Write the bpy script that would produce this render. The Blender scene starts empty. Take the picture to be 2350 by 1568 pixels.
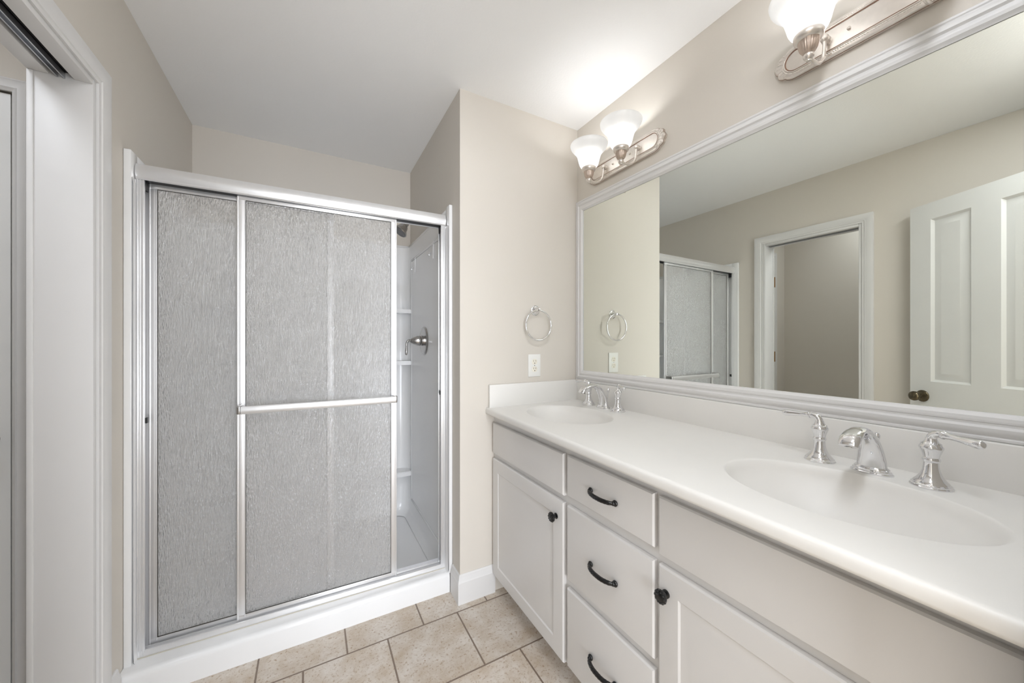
import bpy, bmesh, math, random
from math import sin, cos, pi, radians, sqrt
from mathutils import Vector, Matrix
random.seed(7)
SC = bpy.context.scene
COL = SC.collection

# ------------------------------------------------------------------ camera
cam_d = bpy.data.cameras.new('camera')
cam = bpy.data.objects.new('camera', cam_d); COL.objects.link(cam)
cam.location = (0, 0, 1.238)
cam.rotation_euler = (radians(90), 0, radians(-29.0))
cam_d.sensor_width = 36.0
cam_d.lens = 830.0 / 2350.0 * 36.0
cam_d.shift_y = 1.0 / 2350.0
cam_d.clip_start = 0.01
SC.camera = cam

# ------------------------------------------------------------------ world, exposure, large lights
SC.view_settings.view_transform = 'Standard'
SC.view_settings.look = 'None'
SC.view_settings.gamma = 1.0
SC.view_settings.exposure = 0.12
SC.view_settings.use_curve_mapping = False
w = bpy.data.worlds.new('world'); SC.world = w; w.use_nodes = True
w.node_tree.nodes['Background'].inputs[0].default_value = (0.8, 0.9, 1.0, 1)
w.node_tree.nodes['Background'].inputs[1].default_value = 0.3
SC.cycles.max_bounces = 14
SC.cycles.diffuse_bounces = 6
SC.cycles.glossy_bounces = 6
SC.cycles.transmission_bounces = 10
SC.cycles.sample_clamp_indirect = 6.0


def area(name, loc, rot, sx, sy, power, col=(1, 1, 1)):
    l = bpy.data.lights.new(name, 'AREA'); l.shape = 'RECTANGLE'
    l.size = sx; l.size_y = sy; l.energy = power; l.color = col
    o = bpy.data.objects.new(name, l); COL.objects.link(o)
    o.location = loc; o.rotation_euler = rot
    return o


# daylight of the bedroom window behind the camera, shining in through the open doorway
area('bedroom_window_daylight', (0.32, -2.9, 1.0), (radians(90), 0, 0), 2.6, 1.8, 140, (0.92, 0.985, 1.08))
# unseen overhead light added in the bedroom as extra fill
area('bedroom_fill_light', (0.3, -1.2, 2.40), (0, 0, 0), 1.4, 1.4, 14, (0.94, 0.99, 1.075))
# bathroom: unseen fill light added over the entry; closet room: unseen ceiling lamp
area('bathroom_fill_light', (0.30, 0.13, 2.43), (0, 0, 0), 0.8, 0.14, 9.5, (0.94, 0.99, 1.075))
area('closet_ceiling_lamp', (-1.05, 1.0, 2.42), (0, 0, 0), 0.35, 0.35, 4.2, (0.94, 0.99, 1.075))

# ------------------------------------------------------------------ room sizes
L, W, XA, D, B, HC = -.577, 1.322, .615, 1.618, 2.605, 2.44
YN = 0.050          # room face of the entry wall
TL = 0.125          # left wall thickness
OY0, OY1, OZ = 0.974, 1.579, 2.030   # side opening
WCX, WCY0, WCY1 = -1.39, 0.25, 1.79


# ------------------------------------------------------------------ materials
def lin(c):
    return tuple((x / 255 / 12.92 if x / 255 <= 0.04045 else ((x / 255 + 0.055) / 1.055) ** 2.4) for x in c) + (1,)


def mat(name, rgb=(200, 200, 200), rough=0.5, metal=0.0, spec=0.5, coat=0.0):
    m = bpy.data.materials.new(name); m.use_nodes = True
    b = m.node_tree.nodes['Principled BSDF']
    b.inputs['Base Color'].default_value = lin(rgb)
    b.inputs['Roughness'].default_value = rough
    b.inputs['Metallic'].default_value = metal
    b.inputs['Specular IOR Level'].default_value = spec
    if coat:
        b.inputs['Coat Weight'].default_value = coat
        b.inputs['Coat Roughness'].default_value = 0.08
    return m


def nodes(m):
    return m.node_tree.nodes, m.node_tree.links, m.node_tree.nodes['Principled BSDF']


def add_noise(m, scale=8.0, amount=0.06, detail=4, bump=0.0, bscale=200.0, bdist=0.001, stretch=None):
    """small colour variation + optional bump, in object coordinates"""
    N, K, b = nodes(m)
    tc = N.new('ShaderNodeTexCoord')
    mp = N.new('ShaderNodeMapping'); K.new(tc.outputs['Object'], mp.inputs[0])
    if stretch: mp.inputs['Scale'].default_value = stretch
    if amount:
        n = N.new('ShaderNodeTexNoise'); n.inputs['Scale'].default_value = scale; n.inputs['Detail'].default_value = detail
        K.new(mp.outputs[0], n.inputs['Vector'])
        r = N.new('ShaderNodeMapRange'); r.inputs[1].default_value = 0.3; r.inputs[2].default_value = 0.7
        r.inputs[3].default_value = 1 - amount; r.inputs[4].default_value = 1 + amount * .3
        K.new(n.outputs[0], r.inputs[0])
        hs = N.new('ShaderNodeHueSaturation'); hs.inputs['Color'].default_value = b.inputs['Base Color'].default_value
        K.new(r.outputs[0], hs.inputs['Value']); K.new(hs.outputs[0], b.inputs['Base Color'])
    if bump:
        n2 = N.new('ShaderNodeTexNoise'); n2.inputs['Scale'].default_value = bscale; n2.inputs['Detail'].default_value = 3
        K.new(mp.outputs[0], n2.inputs['Vector'])
        bp = N.new('ShaderNodeBump'); bp.inputs['Strength'].default_value = bump; bp.inputs['Distance'].default_value = bdist
        K.new(n2.outputs[0], bp.inputs['Height']); K.new(bp.outputs[0], b.inputs['Normal'])
    return m


M = {}
M['wall'] = add_noise(mat('beige_wall_paint', (213, 207, 198), 0.62, spec=0.3), 1.5, 0.02, 2, bump=0.15, bscale=260, bdist=0.0006)
M['ceiling'] = add_noise(mat('textured_ceiling_paint', (246, 246, 246), 0.8, spec=0.2), 2, 0.01, 2, bump=0.45, bscale=120, bdist=0.0012)
M['trim'] = add_noise(mat('white_trim_paint', (221, 220, 219), 0.42), 6, 0.015, 3)
M['door_paint'] = add_noise(mat('white_door_paint', (233, 233, 231), 0.35), 6, 0.015, 3)
M['cabinet'] = add_noise(mat('white_cabinet_paint', (217, 215, 213), 0.38), 5, 0.02, 3)
M['toe'] = mat('shaded_kick_board', (150, 140, 128), 0.7)
M['marble'] = add_noise(mat('cultured_marble', (228, 226, 222), 0.42), 12, 0.012, 3)
M['fiberglass'] = add_noise(mat('white_fiberglass', (234, 234, 234), 0.16), 5, 0.012, 2)
M['alu'] = add_noise(mat('brushed_aluminium', (236, 236, 237), 0.30, metal=.72), 25, 0.03, 3, stretch=(1, 1, .1))
M['alu_stile'] = mat('satin_aluminium_stile', (240, 240, 241), 0.43, metal=1.0)
M['alu_dull'] = mat('dull_aluminium', (200, 202, 206), 0.34, metal=1.0)
M['black_rubber'] = mat('black_rubber', (18, 18, 20), 0.5)
M['seal'] = mat('dark_glazing_seal', (58, 54, 48), 0.6)
M['spray'] = mat('grey_spray_face', (120, 120, 122), 0.4)
M['dark'] = mat('dark_recess', (22, 19, 17), 0.8)
M['chrome'] = mat('chrome', (232, 232, 234), 0.06, metal=1.0)
M['nickel_dark'] = mat('satin_nickel', (186, 184, 182), 0.2, metal=1.0)
M['fixture'] = add_noise(mat('antique_silver_metal', (226, 219, 212), 0.28, metal=0.85), 60, 0.06, 4)
M['fixture_groove'] = mat('brown_antique_groove', (140, 112, 96), 0.45, metal=0.6)
M['fixture_flute'] = mat('brown_fluted_metal', (200, 184, 172), 0.32, metal=0.9)
M['black'] = mat('black_iron', (10, 10, 11), 0.17, spec=0.6)
M['brass'] = mat('antique_brass', (104, 95, 78), 0.2, metal=1.0)
M['hinge'] = mat('brass_hinge', (150, 108, 56), 0.35, metal=0.9)
M['plastic'] = mat('white_plastic', (236, 235, 231), 0.35)
M['almond'] = mat('almond_plastic', (236, 231, 218), 0.4)
M['slot'] = mat('outlet_slot', (62, 48, 32), 0.7)
M['caulk'] = mat('aged_caulk', (216, 209, 194), 0.7)
M['carpet'] = add_noise(mat('bedroom_carpet', (190, 176, 156), 0.95), 60, 0.15, 4)
M['crack'] = mat('dirty_crack', (60, 52, 44), 0.8)

# mirror
m = mat('mirror_silver', (237, 240, 233), 0.0, metal=1.0); M['mirror'] = m


def glass_mat():
    m = bpy.data.materials.new('obscure_rain_glass'); m.use_nodes = True
    N, K = m.node_tree.nodes, m.node_tree.links
    N.clear()
    out = N.new('ShaderNodeOutputMaterial')
    tc = N.new('ShaderNodeTexCoord')
    mp = N.new('ShaderNodeMapping'); mp.inputs['Scale'].default_value = (1.0, 1.0, 0.22)
    K.new(tc.outputs['Object'], mp.inputs[0])
    n1 = N.new('ShaderNodeTexNoise'); n1.inputs['Scale'].default_value = 300; n1.inputs['Detail'].default_value = 2
    K.new(mp.outputs[0], n1.inputs['Vector'])
    n2 = N.new('ShaderNodeTexVoronoi'); n2.inputs['Scale'].default_value = 270
    K.new(mp.outputs[0], n2.inputs['Vector'])
    ad = N.new('ShaderNodeMath'); ad.operation = 'ADD'
    K.new(n1.outputs[0], ad.inputs[0]); K.new(n2.outputs['Distance'], ad.inputs[1])
    bp = N.new('ShaderNodeBump'); bp.inputs['Strength'].default_value = 1.0; bp.inputs['Distance'].default_value = 0.004
    K.new(ad.outputs[0], bp.inputs['Height'])
    rf = N.new('ShaderNodeBsdfRefraction'); rf.inputs['Roughness'].default_value = 0.07; rf.inputs['IOR'].default_value = 1.075
    rf.inputs['Color'].default_value = (1.0, 1.0, 1.0, 1)
    K.new(bp.outputs[0], rf.inputs['Normal'])
    tl = N.new('ShaderNodeBsdfTranslucent'); tl.inputs['Color'].default_value = (1, 1, 1, 1)
    df = N.new('ShaderNodeBsdfDiffuse'); df.inputs['Color'].default_value = (0.96, 0.955, 0.945, 1)
    gl = N.new('ShaderNodeBsdfGlossy'); gl.inputs['Roughness'].default_value = 0.16
    gl.inputs['Color'].default_value = (1, 1, 1, 1)
    K.new(bp.outputs[0], gl.inputs['Normal'])
    a = N.new('ShaderNodeMixShader'); a.inputs[0].default_value = 0.10
    K.new(rf.outputs[0], a.inputs[1]); K.new(tl.outputs[0], a.inputs[2])
    b = N.new('ShaderNodeMixShader'); b.inputs[0].default_value = 0.14
    K.new(a.outputs[0], b.inputs[1]); K.new(df.outputs[0], b.inputs[2])
    lw = N.new('ShaderNodeLayerWeight'); lw.inputs['Blend'].default_value = 0.35
    K.new(bp.outputs[0], lw.inputs['Normal'])
    fr = N.new('ShaderNodeMapRange'); fr.inputs[3].default_value = 0.11; fr.inputs[4].default_value = 0.75
    K.new(lw.outputs['Facing'], fr.inputs[0])
    c = N.new('ShaderNodeMixShader')
    K.new(fr.outputs[0], c.inputs[0]); K.new(b.outputs[0], c.inputs[1]); K.new(gl.outputs[0], c.inputs[2])
    K.new(c.outputs[0], out.inputs[0])
    return m


M['rain_glass'] = glass_mat()


def shade_mat():
    m = bpy.data.materials.new('frosted_lamp_glass'); m.use_nodes = True
    N, K = m.node_tree.nodes, m.node_tree.links
    N.clear()
    out = N.new('ShaderNodeOutputMaterial')
    tl = N.new('ShaderNodeBsdfTranslucent'); tl.inputs['Color'].default_value = (.82, .815, .805, 1)
    df = N.new('ShaderNodeBsdfDiffuse'); df.inputs['Color'].default_value = (0.62, 0.62, 0.615, 1)
    gl = N.new('ShaderNodeBsdfGlossy'); gl.inputs['Roughness'].default_value = 0.2
    a = N.new('ShaderNodeMixShader'); a.inputs[0].default_value = 0.34
    K.new(tl.outputs[0], a.inputs[1]); K.new(df.outputs[0], a.inputs[2])
    b = N.new('ShaderNodeMixShader'); b.inputs[0].default_value = 0.06
    K.new(a.outputs[0], b.inputs[1]); K.new(gl.outputs[0], b.inputs[2])
    K.new(b.outputs[0], out.inputs[0])
    return m


M['shade'] = shade_mat()
m = mat('lit_bulb', (255, 250, 240), 0.5); b = m.node_tree.nodes['Principled BSDF']
b.inputs['Emission Color'].default_value = (0.97, 0.985, 1.0, 1); b.inputs['Emission Strength'].default_value = 42.0
M['bulb'] = m


def tile_mat():
    m = bpy.data.materials.new('beige_floor_tile'); m.use_nodes = True
    N, K, b = nodes(m)
    tc = N.new('ShaderNodeTexCoord')
    mp = N.new('ShaderNodeMapping'); mp.inputs['Location'].default_value = (-.2775 + .305 * 20, -1.570 + .308 * 20, 0)
    K.new(tc.outputs['Object'], mp.inputs[0])
    br = N.new('ShaderNodeTexBrick')
    br.inputs['Scale'].default_value = 1.0; br.inputs['Brick Width'].default_value = .305
    br.inputs['Row Height'].default_value = .308; br.inputs['Mortar Size'].default_value = .0034
    br.inputs['Mortar Smooth'].default_value = 0.2; br.offset = .5; br.offset_frequency = 2
    br.inputs['Color1'].default_value = (1, 1, 1, 1); br.inputs['Color2'].default_value = (0.90, 0.90, 0.90, 1)
    br.inputs['Mortar'].default_value = (0, 0, 0, 1)
    K.new(mp.outputs[0], br.inputs['Vector'])
    n = N.new('ShaderNodeTexNoise'); n.inputs['Scale'].default_value = 9; n.inputs['Detail'].default_value = 8; n.inputs['Roughness'].default_value = .7
    K.new(tc.outputs['Object'], n.inputs['Vector'])
    cr = N.new('ShaderNodeValToRGB')
    e = cr.color_ramp.elements
    e[0].position = .34; e[0].color = lin((188, 172, 152)); e[1].position = .62; e[1].color = lin((214, 206, 196))
    K.new(n.outputs[0], cr.inputs[0])
    n2 = N.new('ShaderNodeTexNoise'); n2.inputs['Scale'].default_value = 95; n2.inputs['Detail'].default_value = 5; n2.inputs['Roughness'].default_value = .65
    n2.inputs['Distortion'].default_value = 0.35
    K.new(tc.outputs['Object'], n2.inputs['Vector'])
    cr2 = N.new('ShaderNodeValToRGB'); e = cr2.color_ramp.elements
    e[0].position = .54; e[0].color = (0, 0, 0, 1); e[1].position = .70; e[1].color = (1, 1, 1, 1)
    K.new(n2.outputs[0], cr2.inputs[0])
    mx = N.new('ShaderNodeMix'); mx.data_type = 'RGBA'
    K.new(cr2.outputs[0], mx.inputs[0]); K.new(cr.outputs[0], mx.inputs[6]); mx.inputs[7].default_value = lin((158, 132, 104))
    ml = N.new('ShaderNodeMix'); ml.data_type = 'RGBA'; ml.blend_type = 'MULTIPLY'; ml.inputs[0].default_value = 1
    K.new(mx.outputs[2], ml.inputs[6]); K.new(br.outputs['Color'], ml.inputs[7])
    fm = N.new('ShaderNodeMix'); fm.data_type = 'RGBA'
    K.new(br.outputs['Fac'], fm.inputs[0]); K.new(ml.outputs[2], fm.inputs[6]); fm.inputs[7].default_value = lin((128, 112, 98))
    K.new(fm.outputs[2], b.inputs['Base Color'])
    b.inputs['Roughness'].default_value = .42
    inv = N.new('ShaderNodeMath'); inv.operation = 'SUBTRACT'; inv.inputs[0].default_value = 1
    K.new(br.outputs['Fac'], inv.inputs[1])
    bp = N.new('ShaderNodeBump'); bp.inputs['Strength'].default_value = .8; bp.inputs['Distance'].default_value = .002
    K.new(inv.outputs[0], bp.inputs['Height'])
    bp2 = N.new('ShaderNodeBump'); bp2.inputs['Strength'].default_value = .25; bp2.inputs['Distance'].default_value = .001
    K.new(n2.outputs[0], bp2.inputs['Height']); K.new(bp.outputs[0], bp2.inputs['Normal'])
    K.new(bp2.outputs[0], b.inputs['Normal'])
    return m


M['tile'] = tile_mat()


# ------------------------------------------------------------------ object helpers
def thing(name, label, cat, loc=(0, 0, 0), rotz=0.0, group=None, local=False):
    """Empty at the thing's base. Parts are given in world coordinates unless local."""
    o = bpy.data.objects.new(name, None); COL.objects.link(o)
    o.empty_display_size = .05
    o.location = loc; o.rotation_euler = (0, 0, rotz)
    o['label'] = label; o['category'] = cat
    if group: o['group'] = group
    o['off'] = [0.0, 0.0, 0.0] if local else [float(c) for c in loc]
    return o


def obj(name, bm, mt, parent=None, smooth=None, label=None, kind=None):
    if parent is not None:
        off = Vector(parent['off'])
        bmesh.ops.translate(bm, verts=bm.verts[:], vec=-off)
    me = bpy.data.meshes.new(name); bm.normal_update(); bm.to_mesh(me); bm.free()
    me.materials.append(mt)
    o = bpy.data.objects.new(name, me); COL.objects.link(o)
    if parent is not None:
        o.parent = parent; o['off'] = list(parent['off'])
    if smooth is not None:
        for p in me.polygons: p.use_smooth = True
        try:
            me.set_sharp_from_angle(angle=radians(smooth))
        except Exception:
            pass
    if label: o['label'] = label
    if kind: o['kind'] = kind
    return o


def bx(bm, x0, x1, y0, y1, z0, z1, bev=0.0, seg=2):
    x0, x1 = min(x0, x1), max(x0, x1); y0, y1 = min(y0, y1), max(y0, y1); z0, z1 = min(z0, z1), max(z0, z1)
    r = bmesh.ops.create_cube(bm, size=1.0)
    vs = r['verts']
    for v in vs:
        v.co = Vector(((x0 + x1) / 2 + v.co.x * (x1 - x0), (y0 + y1) / 2 + v.co.y * (y1 - y0), (z0 + z1) / 2 + v.co.z * (z1 - z0)))
    if bev > 0:
        es = list({e for v in vs for e in v.link_edges})
        bmesh.ops.bevel(bm, geom=es, offset=bev, segments=seg, affect='EDGES', profile=.5)
    return vs


def box(*a, **k):
    bm = bmesh.new(); bx(bm, *a, **k); return bm


def lathe(bm, prof, origin=(0, 0, 0), axis=(0, 0, 1), seg=40, rib=None, ref=None, sx=1.0, sy=1.0, cap=True):
    """prof: list of (r, h) along axis."""
    ax = Vector(axis).normalized()
    u = Vector(ref) if ref else (Vector((1, 0, 0)) if abs(ax.x) < .9 else Vector((0, 1, 0)))
    u = (u - ax * u.dot(ax)).normalized(); v = ax.cross(u)
    o = Vector(origin); rings = []
    for (r, h) in prof:
        ring = []
        for k in range(seg):
            t = 2 * pi * k / seg
            rr = r if rib is None else rib(r, h, t)
            ring.append(bm.verts.new(o + ax * h + u * (rr * cos(t) * sx) + v * (rr * sin(t) * sy)))
        rings.append(ring)
    for a, b in zip(rings[:-1], rings[1:]):
        for k in range(seg):
            bm.faces.new((a[k], a[(k + 1) % seg], b[(k + 1) % seg], b[k]))
    if cap:
        bm.faces.new(list(reversed(rings[0]))); bm.faces.new(rings[-1])
    return rings


def spline(pts, n=10):
    """Catmull-Rom through tuples of any length"""
    P = [tuple(map(float, p)) for p in pts]; out = []
    E = [P[0]] + P + [P[-1]]
    for i in range(len(P) - 1):
        p0, p1, p2, p3 = E[i], E[i + 1], E[i + 2], E[i + 3]
        for k in range(n):
            t = k / n
            out.append(tuple(0.5 * ((2 * b) + (-a + c) * t + (2 * a - 5 * b + 4 * c - d) * t * t + (-a + 3 * b - 3 * c + d) * t ** 3)
                             for a, b, c, d in zip(p0, p1, p2, p3)))
    out.append(P[-1]); return out


def tube(bm, path, rad, seg=16, closed=False, up=(0, 0, 1), cap=True, mod=None):
    """path of points; rad: float, list of floats or list of (ra, rb) (side, up)"""
    n = len(path); P = [Vector(p[:3]) for p in path]; rings = []
    side_prev = None
    for i in range(n):
        if closed: t = P[(i + 1) % n] - P[i - 1]
        else: t = P[min(i + 1, n - 1)] - P[max(i - 1, 0)]
        t.normalize()
        if side_prev is None:
            s = Vector(up).cross(t)
            if s.length < 1e-4: s = Vector((1, 0, 0)).cross(t)
        else:
            s = side_prev - t * side_prev.dot(t)
        s.normalize(); side_prev = s
        q = t.cross(s)
        r = rad[i] if isinstance(rad, (list, tuple)) else rad
        ra, rb = (r if isinstance(r, (list, tuple)) else (r, r))
        ring = []
        for k in range(seg):
            a = 2 * pi * k / seg
            f = 1.0 if mod is None else mod(i, a)
            ring.append(bm.verts.new(P[i] + s * (ra * f * cos(a)) + q * (rb * f * sin(a))))
        rings.append(ring)
    m_ = n if closed else n - 1
    for i in range(m_):
        a, b = rings[i], rings[(i + 1) % n]
        for k in range(seg):
            bm.faces.new((a[k], a[(k + 1) % seg], b[(k + 1) % seg], b[k]))
    if cap and not closed:
        bm.faces.new(list(reversed(rings[0]))); bm.faces.new(rings[-1])
    return rings


def sphere(bm, c, r, seg=20, sc=(1, 1, 1)):
    rr = bmesh.ops.create_uvsphere(bm, u_segments=seg, v_segments=seg // 2 + 2, radius=r)
    for v in rr['verts']:
        v.co = Vector((c[0] + v.co.x * sc[0], c[1] + v.co.y * sc[1], c[2] + v.co.z * sc[2]))


def sweep(bm, corners, prof, closed=True, A=None, Bv=None, N_=None):
    """mitred moulding. corners: 2D points (a, b) of the outer line in order; prof: (inset, height) points.
    A, Bv plane axes, N_ height axis. Inset goes to the left of the travelling direction."""
    A, Bv, N_ = Vector(A), Vector(Bv), Vector(N_)
    n = len(corners); rows = []
    for i in range(n):
        p = Vector((corners[i][0], corners[i][1]))
        if closed or 0 < i < n - 1:
            d0 = (p - Vector(corners[i - 1])).normalized(); d1 = (Vector(corners[(i + 1) % n]) - p).normalized()
            n0 = Vector((-d0.y, d0.x)); n1 = Vector((-d1.y, d1.x))
            mt = (n0 + n1); mt = mt / mt.length_squared * 2
        else:
            d = (Vector(corners[1]) - p).normalized() if i == 0 else (p - Vector(corners[-2])).normalized()
            mt = Vector((-d.y, d.x))
        rows.append([bm.verts.new(A * (p.x + mt.x * w_) + Bv * (p.y + mt.y * w_) + N_ * h_) for (w_, h_) in prof])
    m_ = n if closed else n - 1
    for i in range(m_):
        a, b = rows[i], rows[(i + 1) % n]
        for k in range(len(prof) - 1):
            bm.faces.new((a[k], a[k + 1], b[k + 1], b[k]))
    if not closed:
        bm.faces.new(rows[0]); bm.faces.new(list(reversed(rows[-1])))
    bmesh.ops.recalc_face_normals(bm, faces=bm.faces[:])


def xform(bm, mtx):
    bmesh.ops.transform(bm, matrix=mtx, verts=bm.verts[:])
    return bm


def struct(name, bm, mt, label=None, parent=None, smooth=None):
    o = obj(name, bm, mt, parent, smooth)
    o['kind'] = 'structure'
    if label: o['label'] = label
    return o


# ================================================================== SETTING
YB = -3.2  # bedroom rear
# floor
struct('floor', box(L - .02, W + .02, YN - .0, B + .05, -.05, 0), M['tile'], 'beige square floor tiles in a running bond with brown grout')
bm = bmesh.new(); bx(bm, WCX - .1, L - .02, WCY0 - .1, WCY1 + .05, -.05, 0)
struct('floor_closet', bm, M['tile'], 'tiled floor of the small side room')
struct('floor_bedroom', box(-1.8, 2.2, YB, YN, -.05, 0), M['carpet'], 'carpet of the room behind the doorway')
# ceiling
struct('ceiling', box(WCX - .1, W + .1, YN - .0, B + .1, HC, HC + .05), M['ceiling'], 'white lightly textured ceiling')
struct('ceiling_bedroom', box(-1.8, 2.2, YB, YN, HC, HC + .05), M['ceiling'], 'ceiling of the room behind the doorway')
# mirror wall
struct('wall_right', box(W, W + .1, YN - .12, D + .0, 0, HC), M['wall'], 'beige wall behind the framed mirror')
# towel wall block (with its return into the shower alcove)
struct('wall_far', box(XA, W + .1, D, B + .1, 0, HC), M['wall'], 'beige wall with the towel ring and outlet, turning into the alcove')
# alcove back wall
struct('wall_back', box(L - .1, XA, B, B + .1, 0, HC), M['wall'], 'beige alcove wall above the shower')
# left wall with opening
bm = bmesh.new()
bx(bm, L - TL, L, YN - .12, OY0, 0, HC); bx(bm, L - TL, L, OY1, B, 0, HC); bx(bm, L - TL, L, OY0, OY1, OZ, HC)
struct('wall_left', bm, M['wall'], 'beige left wall with the cased side opening')
# entry wall with doorway
DX0, DX1, DZ = -.115, .68, 2.045
bm = bmesh.new()
bx(bm, L, DX0, YN - .12, YN, 0, HC); bx(bm, DX1, W, YN - .12, YN, 0, HC); bx(bm, DX0, DX1, YN - .12, YN, DZ, HC)
struct('wall_near', bm, M['wall'], 'beige wall around the entry doorway')
# bedroom shell
bm = bmesh.new()
bx(bm, -1.9, -1.8, YB, YN - .12, 0, HC); bx(bm, 2.2, 2.3, YB, YN - .12, 0, HC); bx(bm, -1.9, 2.3, YB - .1, YB, 0, HC)
bx(bm, -1.8, L - TL, YN - .12, YN - .02, 0, HC); bx(bm, W + .1, 2.2, YN - .12, YN - .02, 0, HC)
struct('wall_bedroom', bm, M['wall'], 'walls of the room behind the doorway')
# small side room
bm = bmesh.new()
bx(bm, WCX - .1, WCX, WCY0, WCY1, 0, HC)
struct('wall_closet_back', bm, M['wall'], 'beige rear wall of the side room seen in the mirror')
CDX0, CDX1, CDZ = -1.185, -.833, 2.035   # narrow closet door in the far wall of the side room
bm = bmesh.new()
bx(bm, WCX - .1, CDX0 - .005, WCY1, WCY1 + .1, 0, HC); bx(bm, CDX1 + .005, L - TL, WCY1, WCY1 + .1, 0, HC); bx(bm, CDX0 - .005, CDX1 + .005, WCY1, WCY1 + .1, CDZ + .01, HC)
bx(bm, CDX0 - .01, CDX1 + .01, WCY1 + .09, WCY1 + .1, 0, HC)
struct('wall_closet_far', bm, M['wall'], 'wall of the side room around its narrow door')
struct('wall_closet_near', box(WCX - .1, L - TL, WCY0 - .1, WCY0, 0, HC), M['wall'])

# ---- side opening: casing (three-sided), jambs, split head jamb with sliding-door track
CAS = [(0, 0), (0, .017), (.006, .018), (.030, .016), (.036, .013), (.043, .013), (.046, .010), (.056, .009), (.056, 0)]


def casing(bm, y0, y1, zt, x, sgn, wd=.056):
    """on a wall x=const; outer line from floor up, across and down; inset towards the opening"""
    pts = [(y1, 0.0), (y1, zt), (y0, zt), (y0, 0.0)]
    sweep(bm, pts, CAS, closed=False, A=(0, 1, 0), Bv=(0, 0, 1), N_=(sgn, 0, 0))
    for v in bm.verts:
        v.co.x += x


cs = bmesh.new()
casing(cs, OY0 - .057, OY1 + .057, OZ + .055, L, 1)
t_open = struct('trim_1', cs, M['trim'], 'white casing around the side opening in the left wall', smooth=30)
cs = bmesh.new()
casing(cs, OY0 - .057, OY1 + .057, OZ + .055, L - TL, -1)
t_open['off'] = [0.0, 0.0, 0.0]
obj('inner_casing', cs, M['trim'], t_open, 30)
bm = bmesh.new()
bx(bm, L - TL - .003, L + .003, OY1 - .018, OY1, 0, OZ, .002)
obj('side_jamb', bm, M['trim'], t_open, 30)
obj('door_stop', box(L - TL - .003, L - TL + .010, OY1 - .022, OY1 - .017, 0, OZ - .018, bev=.002), M['trim'], t_open, 30)
bm = bmesh.new()
bx(bm, L - TL - .003, L - TL + .040, OY0, OY0 + .018, 0, OZ, .002); bx(bm, L - .040, L + .003, OY0, OY0 + .018, 0, OZ, .002)
bx(bm, L - TL + .04, L - .04, OY0 - .02, OY0 - .002, 0, OZ)
obj('side_jamb', bm, M['trim'], t_open, 30)
bm = bmesh.new()
bx(bm, L - .036, L + .003, OY0 + .018, OY1 - .018, OZ - .018, OZ, .002)
bx(bm, L - TL - .003, L - TL + .040, OY0 + .018, OY1 - .018, OZ - .018, OZ, .002)
obj('head_jamb', bm, M['trim'], t_open, 30)
# door track recess in the head
bm = bmesh.new()
bx(bm, L - .088, L - .034, OY0, OY1, OZ - .003, OZ + .006)
obj('track_recess', bm, M['dark'], t_open)
bm = bmesh.new()
bx(bm, L - .070, L - .067, OY0, OY1 - .02, OZ - .022, OZ - .003); bx(bm, L - .056, L - .053, OY0, OY1 - .02, OZ - .022, OZ - .003)
bx(bm, L - .070, L - .053, OY0, OY1 - .02, OZ - .006, OZ - .003)
obj('door_track', bm, M['alu_dull'], t_open, label='metal sliding door track in the head slot')

# ---- casing and leaf of narrow door in side room
bm = bmesh.new()
pts = [(CDX0 - .035, 0.0), (CDX0 - .035, CDZ + .040), (CDX1 + .035, CDZ + .040), (CDX1 + .035, 0.0)]
pr = [(0, 0), (0, .015), (.006, .018), (.014, .014), (.034, .012), (.038, .015), (.046, .010), (.050, .008), (.050, 0)]
sweep(bm, [(p[0], p[1]) for p in reversed(pts)], [(a_ * .75, h_) for a_, h_ in pr], closed=False, A=(1, 0, 0), Bv=(0, 0, 1), N_=(0, -1, 0))
for v in bm.verts: v.co.y += WCY1
struct('trim_2', bm, M['trim'], 'white casing around the narrow door in the side room', smooth=30)


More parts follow.
